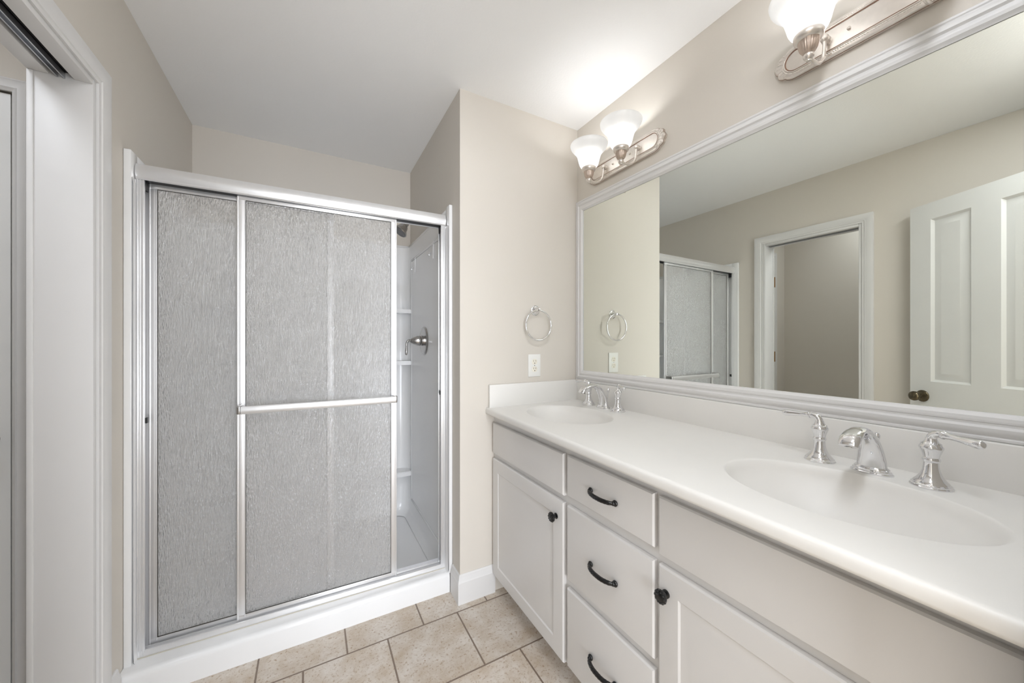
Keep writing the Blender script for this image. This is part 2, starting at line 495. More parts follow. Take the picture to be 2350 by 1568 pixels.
def panel_door(bm, w_, h_, th, panels, rec=.006):
    """door slab in local coords: x 0..w, y -th..0, z 0..h with recessed/raised panels on both faces"""
    xs = sorted({0, w_} | {p[0] for p in panels} | {p[1] for p in panels})
    zs = sorted({0, h_} | {p[2] for p in panels} | {p[3] for p in panels})
    for side, yy in ((1, 0.0), (-1, -th)):
        for i in range(len(xs) - 1):
            for j in range(len(zs) - 1):
                a, b_, c, d = xs[i], xs[i + 1], zs[j], zs[j + 1]
                hit = [p for p in panels if p[0] <= a + 1e-6 and p[1] >= b_ - 1e-6 and p[2] <= c + 1e-6 and p[3] >= d - 1e-6]
                if hit: continue
                q = [(a, c), (b_, c), (b_, d), (a, d)]
                f = [bm.verts.new((x, yy, z)) for x, z in q]
                bm.faces.new(f if side < 0 else list(reversed(f)))
        for (a, b_, c, d) in panels:
            steps = [(0, 0), (.006, -.005), (.012, -.010), (.019, -.010), (.046, -.002), (.050, -.002)]
            prev = None
            for (ins, dy) in steps:
                y_ = yy + dy * side
                ring = [bm.verts.new((x, y_, z)) for x, z in [(a + ins, c + ins), (b_ - ins, c + ins), (b_ - ins, d - ins), (a + ins, d - ins)]]
                if prev:
                    for k in range(4):
                        bm.faces.new((prev[k], prev[(k + 1) % 4], ring[(k + 1) % 4], ring[k]))
                prev = ring
            bm.faces.new(prev)
    for (x0, x1, z0, z1) in [(0, 0, 0, h_), (w_, w_, 0, h_), (0, w_, 0, 0), (0, w_, h_, h_)]:
        f = [bm.verts.new(c) for c in ([(x0, 0, z0), (x0, -th, z0), (x0, -th, z1), (x0, 0, z1)] if x0 == x1 else [(x0, 0, z0), (x1, 0, z0), (x1, -th, z0), (x0, -th, z0)])]
        bm.faces.new(f)
    bmesh.ops.remove_doubles(bm, verts=bm.verts[:], dist=1e-5)
    bmesh.ops.recalc_face_normals(bm, faces=bm.faces[:])


def knob_mesh(bm, c, axis, s=1.0):
    lathe(bm, [(0.0335 * s, 0), (.0335 * s, .004), (.031 * s, .007), (.027 * s, .009), (.020 * s, .011), (.0125 * s, .016), (.011 * s, .026), (.014 * s, .030),
               (.022 * s, .034), (.0265 * s, .042), (.0275 * s, .050), (.025 * s, .058), (.017 * s, .064), (.004 * s, .0665)], c, axis, 36)


# entry door, swung open against the left wall (seen only in the mirror)
P0 = Vector((-.115, .05)); P1 = Vector((-.50, .736)); dd = (P1 - P0).normalized(); LEN = (P1 - P0).length
bm = bmesh.new()
hw = LEN
pans = [(hw - .288, hw - .106, 1.005, 1.927), (hw - .288, hw - .106, .21, .80), (.135, hw - .403, 1.005, 1.927), (.135, hw - .403, .21, .80)]
panel_door(bm, hw, 2.022, .035, pans)
# local x -> dd, local y+ (front) -> towards the mirror
nx = Vector((dd.y, -dd.x))   # normal facing the room
mtx = Matrix(((dd.x, nx.x, 0, P0.x), (dd.y, nx.y, 0, P0.y), (0, 0, 1, .008), (0, 0, 0, 1)))
xform(bm, mtx)
for f in bm.faces: f.normal_update()
bmesh.ops.recalc_face_normals(bm, faces=bm.faces[:])
d1 = struct('door_1', bm, M['door_paint'], 'white panelled entry door standing open, seen in the mirror', smooth=25)
d1['off'] = [0.0, 0.0, 0.0]
kp = P1 - dd * .066
bm = bmesh.new(); knob_mesh(bm, (kp.x, kp.y, .926), (nx.x, nx.y, 0))
obj('door_handle', bm, M['brass'], d1, 40, label='round antique brass door knob')
bm = bmesh.new(); kq = kp - nx * .035; knob_mesh(bm, (kq.x, kq.y, .926), (-nx.x, -nx.y, 0), .8)
obj('door_handle', bm, M['brass'], d1, 40)

# narrow door in side room
bm = bmesh.new()
panel_door(bm, CDX1 - CDX0 - .015, CDZ - .010, .035, [(.085, CDX1 - CDX0 - .006 - .085, 1.0, 1.92), (.085, CDX1 - CDX0 - .006 - .085, .2, .8)])
for v in bm.verts:
    v.co = Vector((CDX0 + .003 + v.co.x, WCY1 + .006 - (v.co.y), v.co.z + .008))
bmesh.ops.recalc_face_normals(bm, faces=bm.faces[:])
d2 = struct('door_2', bm, M['door_paint'], 'white narrow door inside the side room beyond the opening', smooth=25)
d2['off'] = [0.0, 0.0, 0.0]
for hz in (1.80, 1.10, .25):
    bm = bmesh.new(); bx(bm, CDX0 - .030, CDX0 + .012, WCY1 - .006, WCY1 + .004, hz - .048, hz + .048, .001)
    lathe(bm, [(.005, -.048), (.005, .048)], (CDX0 - .004, WCY1 - .010, hz), (0, 0, 1), 12)
    obj('hinge', bm, M['hinge'], d2, 40, label='brass hinge')
bm = bmesh.new(); bx(bm, CDX1 - .004, CDX1 + .010, WCY1 - .004, WCY1 + .004, .965, 1.02, .001)
obj('strike_plate', bm, M['nickel_dark'], d2, 40)
bm = bmesh.new(); knob_mesh(bm, (CDX1 - .060, WCY1 + .006, .93), (0, -1, 0), .8)
obj('door_handle', bm, M['brass'], d2, 40)

# ---- baseboards
BBP = [(0, 0), (.014, 0), (.014, .100), (.012, .104), (.011, .112), (.008, .120), (.007, .130), (.003, .135), (0, .135)]


def baseboard(name, pts, label):
    """pts: path in xy; board on the left side of travelling direction"""
    bm = bmesh.new()
    sweep(bm, pts, BBP, closed=False, A=(1, 0, 0), Bv=(0, 1, 0), N_=(0, 0, 1))
    return struct(name, bm, M['trim'], label, smooth=25)


baseboard('baseboard_far', [(.795, D), (XA, D), (XA, 1.713)], 'white baseboard wrapping the corner beside the shower')
baseboard('baseboard_left', [(L, 1.713), (L, OY1 + .057)], 'white baseboard piece on the left wall beside the shower')
baseboard('baseboard_left_rear', [(L, OY0 - .057), (L, YN)], 'white baseboard on the left wall behind the open door')

# doorway casing of entry (unseen side of the wall with camera)
bm = bmesh.new()
for yy, s in ((YN, 1), (YN - .12, -1)):
    for x0, x1, z0, z1 in ((DX0 - .055, DX0, 0, DZ + .055), (DX1, DX1 + .055, 0, DZ + .055), (DX0, DX1, DZ, DZ + .055)):
        bx(bm, x0, x1, yy, yy + s * .014, z0, z1, .002)
struct('trim_3', bm, M['trim'], 'white casing around the entry doorway')

# ================================================================== SHOWER STALL (moulded surround and pan)
ZS = 1.905
SKEW = -radians(1.39)
yL, yR = 1.768, 1.722        # front edge of the surround at the left and right wall
yBk = 2.575
t = thing('shower_stall', 'white moulded fibreglass shower stall with corner shelves filling the alcove', 'shower', (0, 2.15, 0))
xl, xr = -.556, .597


def curve_shell(bm, zlist, inset=0.0):
    pass


bm = bmesh.new()
# plan outline of the inside wall with rounded corners
def plan(ins, rc=.06, n=8):
    pts = []
    a, b_ = xl + ins, xr - ins
    pts.append((a, yL)); yb = yBk - ins
    for k in range(n + 1):
        th_ = pi - (pi / 2) * k / n
        pts.append((a + rc + rc * cos(th_), yb - rc + rc * sin(th_)))
    for k in range(n + 1):
        th_ = pi / 2 - (pi / 2) * k / n
        pts.append((b_ - rc + rc * cos(th_), yb - rc + rc * sin(th_)))
    pts.append((b_, yR))
    return pts


lev = [(0.055, .045), (.075, .018), (.10, .006), (.16, 0.004), (ZS - .10, .004), (ZS - .08, 0.0), (ZS - .012, 0.0)]
rows = []
for z, ins in lev:
    rows.append([bm.verts.new((x, y, z)) for x, y in plan(ins)])
for a, b_ in zip(rows[:-1], rows[1:]):
    for k in range(len(a) - 1):
        bm.faces.new((a[k], a[k + 1], b_[k + 1], b_[k]))
bmesh.ops.recalc_face_normals(bm, faces=bm.faces[:])
st_wall = obj('surround_wall', bm, M['fiberglass'], t, 40)
# thickness ledge on top and front flanges
bm = bmesh.new()
bx(bm, L + .001, xl, yL, yBk, ZS - .0125, ZS + .012, .003); bx(bm, xr, XA - .001, yR, yBk, ZS - .0125, ZS + .006, .003)
bx(bm, L + .001, XA - .001, yBk - .0005, B - .001, ZS - .0125, ZS + .004, .003)
obj('top_ledge', bm, M['fiberglass'], t, 40)
for s in (0, 1):
    bm = bmesh.new()
    if s == 0: bx(bm, L + .001, xl + .0005, yL - .004, yL + .05, .09, ZS + .012, .003)
    else: bx(bm, xr - .0005, XA - .001, yR - .004, yR + .05, .09, ZS + .015, .003)
    obj('front_flange', bm, M['fiberglass'], t, 40)
# pan floor + curb
bm = bmesh.new()
bx(bm, L + .002, XA - .002, 1.85, B - .002, .0, .052)
obj('shower_pan', bm, M['fiberglass'], t, 40)
bm = bmesh.new()
pr = [(1.7155, 0), (1.7155, .078), (1.718, .088), (1.725, .094), (1.735, .096), (1.86, .093), (1.875, .085), (1.89, .06), (1.90, .05), (1.90, 0)]
a = [bm.verts.new((L + .001, y, z)) for y, z in pr]; b_ = [bm.verts.new((XA - .016, y, z)) for y, z in pr]
for k in range(len(pr) - 1): bm.faces.new((a[k], a[k + 1], b_[k + 1], b_[k]))
bm.faces.new(a); bm.faces.new(list(reversed(b_)))
bmesh.ops.recalc_face_normals(bm, faces=bm.faces[:])
obj('curb', bm, M['fiberglass'], t, 40)
# corner shelves moulded in both rear corners
def shelf_mesh(side, z, w_, d_, th):
    bm = bmesh.new()
    x_c = xr - .004 if side > 0 else xl + .004
    pts = [(x_c, yBk - .001), (x_c - side * w_, yBk - .001)]
    n = 10
    for k in range(n + 1):
        a_ = pi / 2 * k / n
        pts.append((x_c - side * w_ * (1 - .18 * sin(a_)) * 1.0 if k == 0 else x_c - side * (w_ - .03 + .03 * cos(a_)), yBk - d_ + .03 - .03 * sin(a_)))
    pts.append((x_c, yBk - d_))
    lo = [bm.verts.new((x, y, z - th)) for x, y in pts]; hi = [bm.verts.new((x, y, z)) for x, y in pts]
    bm.faces.new(hi); bm.faces.new(list(reversed(lo)))
    for k in range(len(pts)):
        bm.faces.new((lo[k], lo[(k + 1) % len(pts)], hi[(k + 1) % len(pts)], hi[k]))
    bmesh.ops.recalc_face_normals(bm, faces=bm.faces[:])
    bmesh.ops.bevel(bm, geom=[e for e in bm.edges if abs(e.verts[0].co.z - z) < 1e-6 and abs(e.verts[1].co.z - z) < 1e-6], offset=.004, segments=2, affect='EDGES')
    return bm


for side in (1, -1):
    for z, th in ((1.458, .026), (1.109, .026), (.363, .030)):
        obj('corner_shelf', shelf_mesh(side, z, .20, .10, th), M['fiberglass'], t, 40)
# moulded peg details on the right wall
for (yy, zz) in ((2.40, 1.735), (2.00, 1.745)):
    bm = bmesh.new()
    tube(bm, [(xr - .006, yy - .035, zz + .055), (xr - .008, yy - .035, zz - .045)], .003, 8)
    tube(bm, [(xr - .006, yy + .03, zz + .0), (xr - .022, yy - .0, zz - .02), (xr - .024, yy - .015, zz - .022)], .004, 8)
    obj('moulded_peg', bm, M['fiberglass'], t, 40)
# raised border on the right and left panels
for (x_, s) in ((xr - .004, -1), (xl + .004, 1)):
    for q_ in ((2.46, 2.475, .18, ZS - .12), (1.83, 2.475, ZS - .125, ZS - .11), (1.83, 2.475, .165, .18)):
        obj('raised_border', box(x_ - .0005, x_ + s * .0035, *q_, bev=.001), M['fiberglass'], t, 40)
bm = bmesh.new(); lathe(bm, [(.001, .0), (.045, .0), (.045, .002), (.040, .003), (.001, .003)], (.02, 2.2, .052), (0, 0, 1), 32)
obj('drain_cover', bm, M['chrome'], t, 40)
# caulk line along the curb
bm = bmesh.new(); bx(bm, -.55, .592, -.004, -.001, .0955, .0968)
cr_ = Matrix.Translation((0, 1.78, 0)) @ Matrix.Rotation(SKEW, 4, 'Z')
xform(bm, cr_)
obj('caulk_line', bm, M['caulk'], t)

# ================================================================== SHOWER DOOR ENCLOSURE
t = thing('shower_enclosure', 'aluminium framed sliding shower enclosure with rain glass panels and towel bar', 'shower door', (0, 1.78, .0945), SKEW, local=True)
zb = .0945


def lb(x0, x1, y0, y1, z0, z1, bev=.0015):
    return box(x0, x1, y0, y1, z0 - zb, z1 - zb, bev=bev)


# header rail: curved face profile
bm = bmesh.new()
pr = [(.055, 1.878), (.004, 1.882), (-.001, 1.880), (-.004, 1.872), (-.008, 1.858), (-.008, 1.846), (-.004, 1.836), (-.003, 1.833), (-.004, 1.829), (.0, 1.826), (.004, 1.826), (.004, 1.836), (.050, 1.836), (.050, 1.824), (.055, 1.824)]
a = [bm.verts.new((-.553, y, z - zb)) for y, z in pr]; b_ = [bm.verts.new((.594, y, z - zb)) for y, z in pr]
for k in range(len(pr)): bm.faces.new((a[k], a[(k + 1) % len(pr)], b_[(k + 1) % len(pr)], b_[k]))
bm.faces.new(a); bm.faces.new(list(reversed(b_)))
bmesh.ops.recalc_face_normals(bm, faces=bm.faces[:])
obj('header_rail', bm, M['alu'], t, 35)
obj('header_channel', lb(-.548, .590, .006, .048, 1.827, 1.834, 0), M['black_rubber'], t)
# bottom track
bm = bmesh.new()
pr = [(.0, .0955), (.0, .104), (.002, .117), (.005, .118), (.007, .116), (.008, .106), (.028, .104), (.029, .114), (.031, .114), (.032, .104), (.055, .104), (.056, .120), (.059, .120), (.060, .0955)]
a = [bm.verts.new((-.548, y, z - zb)) for y, z in pr]; b_ = [bm.verts.new((.590, y, z - zb)) for y, z in pr]
for k in range(len(pr)): bm.faces.new((a[k], a[(k + 1) % len(pr)], b_[(k + 1) % len(pr)], b_[k]))
bm.faces.new(a); bm.faces.new(list(reversed(b_)))
bmesh.ops.recalc_face_normals(bm, faces=bm.faces[:])
obj('bottom_track', bm, M['alu'], t, 35)
# wall channels
for s in (0, 1):
    bm = bmesh.new()
    if s == 0: xs = (-.553, -.531)
    else: xs = (.571, .593)
    x0, x1 = xs
    bx(bm, x0, x1, .003, .012, .097 - zb, 1.826 - zb, .0015)
    for k in range(3):
        xx = x0 + .0035 + k * .0075
        bx(bm, xx - .0018, xx + .0018, .000, .006, .097 - zb, 1.826 - zb, .0012)
    e = x0 if s == 0 else x1
    bx(bm, e - .003 if s == 0 else e, e if s == 0 else e + .003, .003, .058, .097 - zb, 1.826 - zb, 0)
    i_ = x1 if s == 0 else x0
    sg = 1 if s == 0 else -1
    bx(bm, min(x0, x1), max(x0, x1), .048, .055, .097 - zb, 1.826 - zb, .001)
    ch = obj('side_channel', bm, M['alu'], t, 35)
    obj('bumper', box(i_ - sg * .004 - .004, i_ - sg * .004 + .004, .012, .046, 1.795 - zb, 1.826 - zb, bev=.001), M['black_rubber'], ch)
    for hz in (.98,) if s else (.95,):
        obj('bumper', box(i_ + sg * .001 - .003, i_ + sg * .001 + .003, .012, .024, hz - zb - .01, hz - zb + .01, bev=.001), M['black_rubber'], ch)


def slide_panel(x0, x1, z0, z1, yc, name, sw=.027, lw=.024, st=.0):
    """frame with the glass, stiles and rails as sub-parts"""
    bm = bmesh.new()
    z0 -= zb; z1 -= zb
    th = .009
    p = bpy.data.objects.new('sliding_panel', None); COL.objects.link(p); p.empty_display_size = .05
    p.parent = t; p['off'] = [0.0, 0.0, 0.0]; p['label'] = name
    bx(bm, x0 + .003, x1 - .003, yc - th * .6, yc + th * .45, z1 - .012, z1 + .010, .0015)
    obj('top_rail', bm, M['alu'], p, 35)
    obj('bottom_rail', box(x0 + .003, x1 - .003, yc - th * .5, yc + th * .5, z0, z0 + .020, bev=.002), M['alu'], p, 35)
    for s, (a, c) in enumerate(((x0, x0 + lw), (x1 - sw, x1))):
        bm = bmesh.new()
        bx(bm, a, c, yc - th * .45, yc + th * .5, z0 - .002, z1 + .004, .002)
        o_ = c if s == 0 else a
        k = a if s == 0 else c
        sg = 1 if s == 0 else -1
        bx(bm, k, k + sg * .006, yc - th * .75, yc, z0 - .002, z1 + .004, .0015)
        bx(bm, o_ - sg * .004, o_, yc - th * .6, yc, z0 + .01, z1 - .01, .001)
        obj('stile', bm, M['alu_stile'], p, 35)
    bm = bmesh.new(); bx(bm, x0 + .010, x1 - .010, yc - .002, yc + .002, z0 + .012, z1 - .008)
    obj('glass_pane', bm, M['rain_glass'], p)
    # dark glazing seal line round the glass
    bm = bmesh.new()
    q = .0018
    a, c, lo, hi = x0 + lw, x1 - sw, z0 + .020, z1 - .012
    for (u0, u1, w0, w1) in ((a, a + q, lo, hi), (c - q, c, lo, hi), (a, c, lo, lo + q * 1.4), (a, c, hi - q, hi)):
        bx(bm, u0, u1, yc - .0034, yc - .0015, w0, w1)
    obj('glazing_seal', bm, M['seal'], p)
    return p


pf = slide_panel(-.262, .357, .118, 1.822, .018, 'front sliding panel carrying the towel bar', sw=.026, lw=.028)
pb = slide_panel(-.531, .087, .110, 1.822, .042, 'rear sliding panel at the left', sw=.026, lw=.024)
# towel bar of the front panel
bm = bmesh.new()
zt = .971 - zb
n = 14; pts = []
for k in range(n):
    a_ = 2 * pi * k / n
    pts.append((-.045 + .0075 * cos(a_), zt + .0155 * sin(a_)))
a = [bm.verts.new((-.240, y, z)) for y, z in pts]; b_ = [bm.verts.new((.342, y, z)) for y, z in pts]
for k in range(n): bm.faces.new((a[k], a[(k + 1) % n], b_[(k + 1) % n], b_[k]))
bm.faces.new(a); bm.faces.new(list(reversed(b_)))
bmesh.ops.recalc_face_normals(bm, faces=bm.faces[:])
obj('towel_bar', bm, M['alu'], pf, 40)
for x in (-.247, .343):
    bm = bmesh.new(); bx(bm, x - .007, x + .007, -.047, .014, zt - .015, zt + .017, .004, 3)
    obj('bar_bracket', bm, M['nickel_dark'], pf, 40)

# ================================================================== SHOWER HEAD + VALVE
t = thing('shower_sprayer', 'brushed nickel shower head on the alcove wall above the stall', 'shower head', (XA, 2.15, 1.985), local=True)
bm = bmesh.new(); lathe(bm, [(.030, 0), (.030, .003), (.022, .008), (.012, .012)], (0, 0, 0), (-1, 0, 0), 28)
obj('wall_flange', bm, M['nickel_dark'], t, 40)
bm = bmesh.new(); tube(bm, spline([(0, 0, 0), (-.05, 0, .002), (-.09, 0, -.015), (-.125, 0, -.052)], 6), .0085, 14)
obj('shower_arm', bm, M['nickel_dark'], t, 40)
ax = Vector((-.62, -.05, -.78)).normalized(); o_ = Vector((-.122, 0, -.048))
bm = bmesh.new(); lathe(bm, [(.010, -.004), (.0135, 0), (.0135, .012), (.015, .016), (.0145, .024), (.021, .030), (.026, .040), (.029, .052), (.037, .062), (.043, .070), (.045, .075), (.043, .078)], o_, ax, 36)
obj('head', bm, M['nickel_dark'], t, 40)
bm = bmesh.new(); lathe(bm, [(.001, .0785), (.040, .0785), (.040, .080), (.030, .081), (.028, .079), (.012, .079), (.010, .082), (.001, .082)], o_, ax, 36)
obj('spray_face', bm, M['spray'], t, 40)

t = thing('shower_valve', 'satin nickel shower valve with a lever on the stall side wall', 'shower valve', (xr - .004, 2.152, 1.245), local=True)
bm = bmesh.new(); lathe(bm, [(.085, 0), (.086, .003), (.082, .008), (.074, .011), (.070, .010), (.040, .014), (.034, .014)], (0, 0, 0), (-1, 0, 0), 48)
obj('escutcheon', bm, M['nickel_dark'], t, 40)
bm = bmesh.new(); lathe(bm, [(.030, .010), (.031, .022), (.028, .026), (.030, .030), (.028, .045), (.022, .065), (.013, .080), (.009, .084)], (0, 0, 0), (-1, 0, 0), 36)
obj('handle_body', bm, M['nickel_dark'], t, 40)
bm = bmesh.new()
tube(bm, spline([(-.078, 0, .002, .008), (-.096, -.003, .0, .0075), (-.106, -.006, -.012, .006), (-.108, -.008, -.035, .0055), (-.110, -.010, -.060, .0075), (-.110, -.010, -.078, .006), (-.110, -.010, -.084, .002)], 6),
     [p[3] for p in spline([(-.078, 0, .002, .008), (-.096, -.003, .0, .0075), (-.106, -.006, -.012, .006), (-.108, -.008, -.035, .0055), (-.110, -.010, -.060, .0075), (-.110, -.010, -.078, .006), (-.110, -.010, -.084, .002)], 6)], 14, up=(0, 1, 0))
obj('lever', bm, M['nickel_dark'], t, 40)

# ================================================================== VANITY CABINET
XF = .778      # front of the doors
XFF = .796     # face frame
t = thing('vanity_cabinet', 'long white vanity cabinet with drawers and doors along the mirror wall', 'cabinet', (1.05, .83, 0))
bm = bmesh.new()
bx(bm, XFF, W - .001, YN + .001, D - .001, .095, .10); bx(bm, XFF, XFF + .018, YN + .001, D - .001, .10, .883)
bx(bm, XFF + .018, W - .001, D - .015, D - .001, .10, .70); bx(bm, XFF + .018, W - .001, YN + .001, YN + .015, .10, .70)
bx(bm, XFF + .07, XFF + .085, YN + .001, D - .001, 0, .095)
obj('cabinet_body', bm, M['cabinet'], t, 30)


def front(bm, y0, y1, z0, z1, panel=False):
    """overlay front with a stepped edge, facing -x"""
    th = XFF - XF - .0008
    steps = [(0, -th), (0, -.006), (.0035, -.0015), (.011, 0.0)]
    if panel:
        steps += [(.058, 0.0), (.063, -.0035), (.070, -.0040), (.088, -.0012), (.092, -.0008)]
    prev = None
    for ins, dx in steps:
        x = XF - dx
        ring = [bm.verts.new((x, y, z)) for y, z in ((y0 + ins, z0 + ins), (y1 - ins, z0 + ins), (y1 - ins, z1 - ins), (y0 + ins, z1 - ins))]
        if prev:
            for k in range(4): bm.faces.new((prev[k], prev[(k + 1) % 4], ring[(k + 1) % 4], ring[k]))
        else: bm.faces.new(ring)
        prev = ring
    bm.faces.new(prev)
    bmesh.ops.recalc_face_normals(bm, faces=bm.faces[:])
    return bm


def knob(parent, y, z):
    bm = bmesh.new()
    def rib(r, h, a_):
        return r * (1 + (.05 * cos(a_ * 12) if h > .018 and r > .010 else 0))
    lathe(bm, [(.0105, 0), (.0105, .003), (.0065, .006), (.006, .013), (.010, .016), (.0165, .018), (.0175, .021), (.0165, .0245), (.0125, .0268), (.0115, .0258), (.007, .0272), (.002, .0278)], (XF, y, z), (-1, 0, 0), 48, rib=rib)
    for k in range(10):
        a_ = 2 * pi * k / 10
        sphere(bm, (XF - .0255, y + .0135 * cos(a_), z + .0135 * sin(a_)), .0022, 8)
    obj('knob', bm, M['black'], parent, 40, label='black iron knob')


def pull(parent, yc, z):
    bm = bmesh.new()
    h = .053
    path = spline([(XF - .003, yc + h, z), (XF - .013, yc + h - .003, z), (XF - .022, yc + h - .016, z), (XF - .0275, yc + .018, z), (XF - .0285, yc, z), (XF - .0275, yc - .018, z), (XF - .022, yc - h + .016, z), (XF - .013, yc - h + .003, z), (XF - .003, yc - h, z)], 10)
    n_ = len(path)
    rad = [.0048 + .0012 * sin(pi * i / (n_ - 1)) for i in range(n_)]
    tube(bm, path, rad, 20, up=(0, 0, 1), mod=lambda i, a_: 1 + (.16 * abs(sin(2 * a_ + i * .55)) if .18 < i / (n_ - 1) < .82 else 0))
    for s in (1, -1):
        sphere(bm, (XF - .006, yc + s * h, z), .0095, 18, (.62, 1.0, 1.0))
        sphere(bm, (XF - .012, yc + s * (h - .002), z), .0070, 14, (.8, 1.0, 1.0))
    obj('pull', bm, M['black'], parent, 40, label='black twisted iron bow pull')


for (y0, y1, ky) in ((1.033, 1.603, 1.072), (.082, .631, .606)):
    bm = front(bmesh.new(), y0, y1, .692, .842)
    obj('false_drawer_front', bm, M['cabinet'], t, 30)
    bm = front(bmesh.new(), y0, y1, .098, .668, True)
    dr = obj('door', bm, M['cabinet'], t, 30)
    knob(dr, ky, .606)
for (z0, z1, zp) in ((.701, .843, .768), (.409, .668, .534), (.108, .380, .239)):
    bm = front(bmesh.new(), .646, 1.012, z0, z1)
    dr = obj('drawer', bm, M['cabinet'], t, 30)
    pull(dr, .828, zp)

# ================================================================== COUNTERTOP WITH INTEGRAL BASINS
XB = W - .020
ZC = .915
SINKS = [(1.012, 1.306), (1.000, .345)]
SA, SB = .165, .222


def xfront(y):
    return .712 + (.748 - .712) * (y - .05) / (D - .05)


def sstep(q): q = max(0, min(1, q)); return q * q * (3 - 2 * q)


def ctz(x, y):
    z = 0.0
    for cx, cy in SINKS:
        r = sqrt(((x - cx) / SA) ** 2 + ((y - cy) / SB) ** 2)
        if r < 1.04:
            q = (1.04 - r) / 1.04
            s = 1 - (1 - q) ** 2.6
            z -= .135 * s * sstep(q / .10)
    return ZC + z


def rr(x, y):
    return min(sqrt(((x - cx) / SA) ** 2 + ((y - cy) / SB) ** 2) for cx, cy in SINKS)




def cnormal(x, y):
    e = .0015
    gx = (ctz(x + e, y) - ctz(x - e, y)) / (2 * e); gy = (ctz(x, y + e) - ctz(x, y - e)) / (2 * e)
    return Vector((-gx, -gy, 1)).normalized()


class Patch:
    """faces with analytic normals"""
    def __init__(self): self.v, self.n, self.f = [], [], []
    def add(self, p, n): self.v.append(Vector(p)); self.n.append(Vector(n).normalized()); return len(self.v) - 1
    def grid(self, rows, close=False):
        m_ = len(rows[0])
        for a, b in zip(rows[:-1], rows[1:]):
            for k in range(m_ if close else m_ - 1):
                self.f.append([a[k], a[(k + 1) % m_], b[(k + 1) % m_], b[k]])
    def build(self, name, mt, parent):
        off = Vector(parent['off']); fs = []
        for f in self.f:
            nn = (self.v[f[1]] - self.v[f[0]]).cross(self.v[f[2]] - self.v[f[0]])
            av = sum((self.n[q] for q in f), Vector())
            fs.append(f if nn.dot(av) > 0 else f[::-1])
        me = bpy.data.meshes.new(name); me.from_pydata([tuple(p - off) for p in self.v], [], fs)
        me.materials.append(mt); me.polygons.foreach_set('use_smooth', [True] * len(me.polygons)); me.update()
        me.normals_split_custom_set_from_vertices([tuple(n) for n in self.n])
        o = bpy.data.objects.new(name, me); COL.objects.link(o); o.parent = parent; o['off'] = list(parent['off'])
        return o


t = thing('countertop', 'white cultured marble double-basin countertop on the vanity cabinet', 'countertop', (1.02, .83, ZC - .03))
Y0c, Y1c, X1c = YN + .001, D - .001, W - .001
slab = Patch()
edge = [(.030, -.030, (0, 0, -1)), (.005, -.030, (-.2, 0, -1)), (.0012, -.028, (-1, 0, -1)), (0, -.022, (-1, 0, -.1)), (0, -.012, (-1, 0, .1)), (.0012, -.007, (-1, 0, .35)), (.0040, -.003, (-1, 0, 1)), (.0085, -.0007, (-.3, 0, 1)), (.013, 0, (0, 0, 1))]
rows = []
for k in range(41):
    y = Y0c + (Y1c - Y0c) * k / 40; x0 = xfront(y)
    rows.append([slab.add((x0 + a_, y, ZC + b_), n_) for a_, b_, n_ in edge])
slab.grid(rows)
blocks = [(SINKS[1], Y0c, .64), (SINKS[0], 1.01, Y1c)]
rows = []
for k in range(12):
    y = .64 + (1.01 - .64) * k / 11
    rows.append([slab.add((xfront(y) + .013 + (X1c - xfront(y) - .013) * j_ / 20, y, ZC), (0, 0, 1)) for j_ in range(21)])
slab.grid(rows)
basins = []
for (cx, cy), ya, yb_ in blocks:
    angs = [2 * pi * k / 128 for k in range(128)]
    cor = [(xfront(ya) + .013, ya), (X1c, ya), (X1c, yb_), (xfront(yb_) + .013, yb_)]
    for px, py in cor:
        a_ = math.atan2((py - cy) / SB, (px - cx) / SA) % (2 * pi)
        q = min(range(128), key=lambda i: abs((angs[i] - a_ + pi) % (2 * pi) - pi)); angs[q] = a_
    outer = []
    for a_ in angs:
        dx, dy = SA * cos(a_), SB * sin(a_); best = 1e9
        for e_ in range(4):
            (x1, y1), (x2, y2) = cor[e_], cor[(e_ + 1) % 4]
            ex_, ey_ = x2 - x1, y2 - y1; den = dx * ey_ - dy * ex_
            if abs(den) < 1e-9: continue
            tt = ((x1 - cx) * ey_ - (y1 - cy) * ex_) / den; uu = ((x1 - cx) * dy - (y1 - cy) * dx) / den
            if tt > 0 and -1e-6 <= uu <= 1 + 1e-6: best = min(best, tt)
        outer.append(best)
    rows = []
    for r_ in (1.0, 1.008, 1.016, 1.024, 1.032, 1.04, 1.06):
        rows.append([(cx + SA * cos(a_) * r_, cy + SB * sin(a_) * r_) for a_ in angs])
    for f_ in (.4, 1.0):
        rows.append([(cx + SA * cos(a_) * (1.06 + (o_ - 1.06) * f_), cy + SB * sin(a_) * (1.06 + (o_ - 1.06) * f_)) for a_, o_ in zip(angs, outer)])
    slab.grid([[slab.add((x, y, ctz(x, y)), cnormal(x, y)) for x, y in r_] for r_ in rows], True)
    bs = Patch(); rr_ = []
    for k in range(31):
        r_ = max(.004, 1.0 - k / 30 if k > 8 else 1.0 - k * .0333)
        rr_.append([bs.add((cx + SA * cos(a_) * r_, cy + SB * sin(a_) * r_, ctz(cx + SA * cos(a_) * r_, cy + SB * sin(a_) * r_)), cnormal(cx + SA * cos(a_) * r_, cy + SB * sin(a_) * r_)) for a_ in angs])
    bs.grid(rr_, True); basins.append((bs, cx, cy))
slab.build('slab', M['marble'], t)
for bs, cx, cy in basins:
    o_ = bs.build('basin', M['marble'], t)
    bm = bmesh.new(); lathe(bm, [(.001, .001), (.021, .001), (.023, .003), (.018, .004), (.014, .002), (.001, .002)], (cx, cy, ctz(cx, cy)), (0, 0, 1), 28)
    obj('drain', bm, M['chrome'], o_, 40)
bm = bmesh.new(); bx(bm, XB, W - .0005, YN + .001, D - .001, ZC - .002, 1.0185, .003, 3)
obj('backsplash', bm, M['marble'], t, 40)
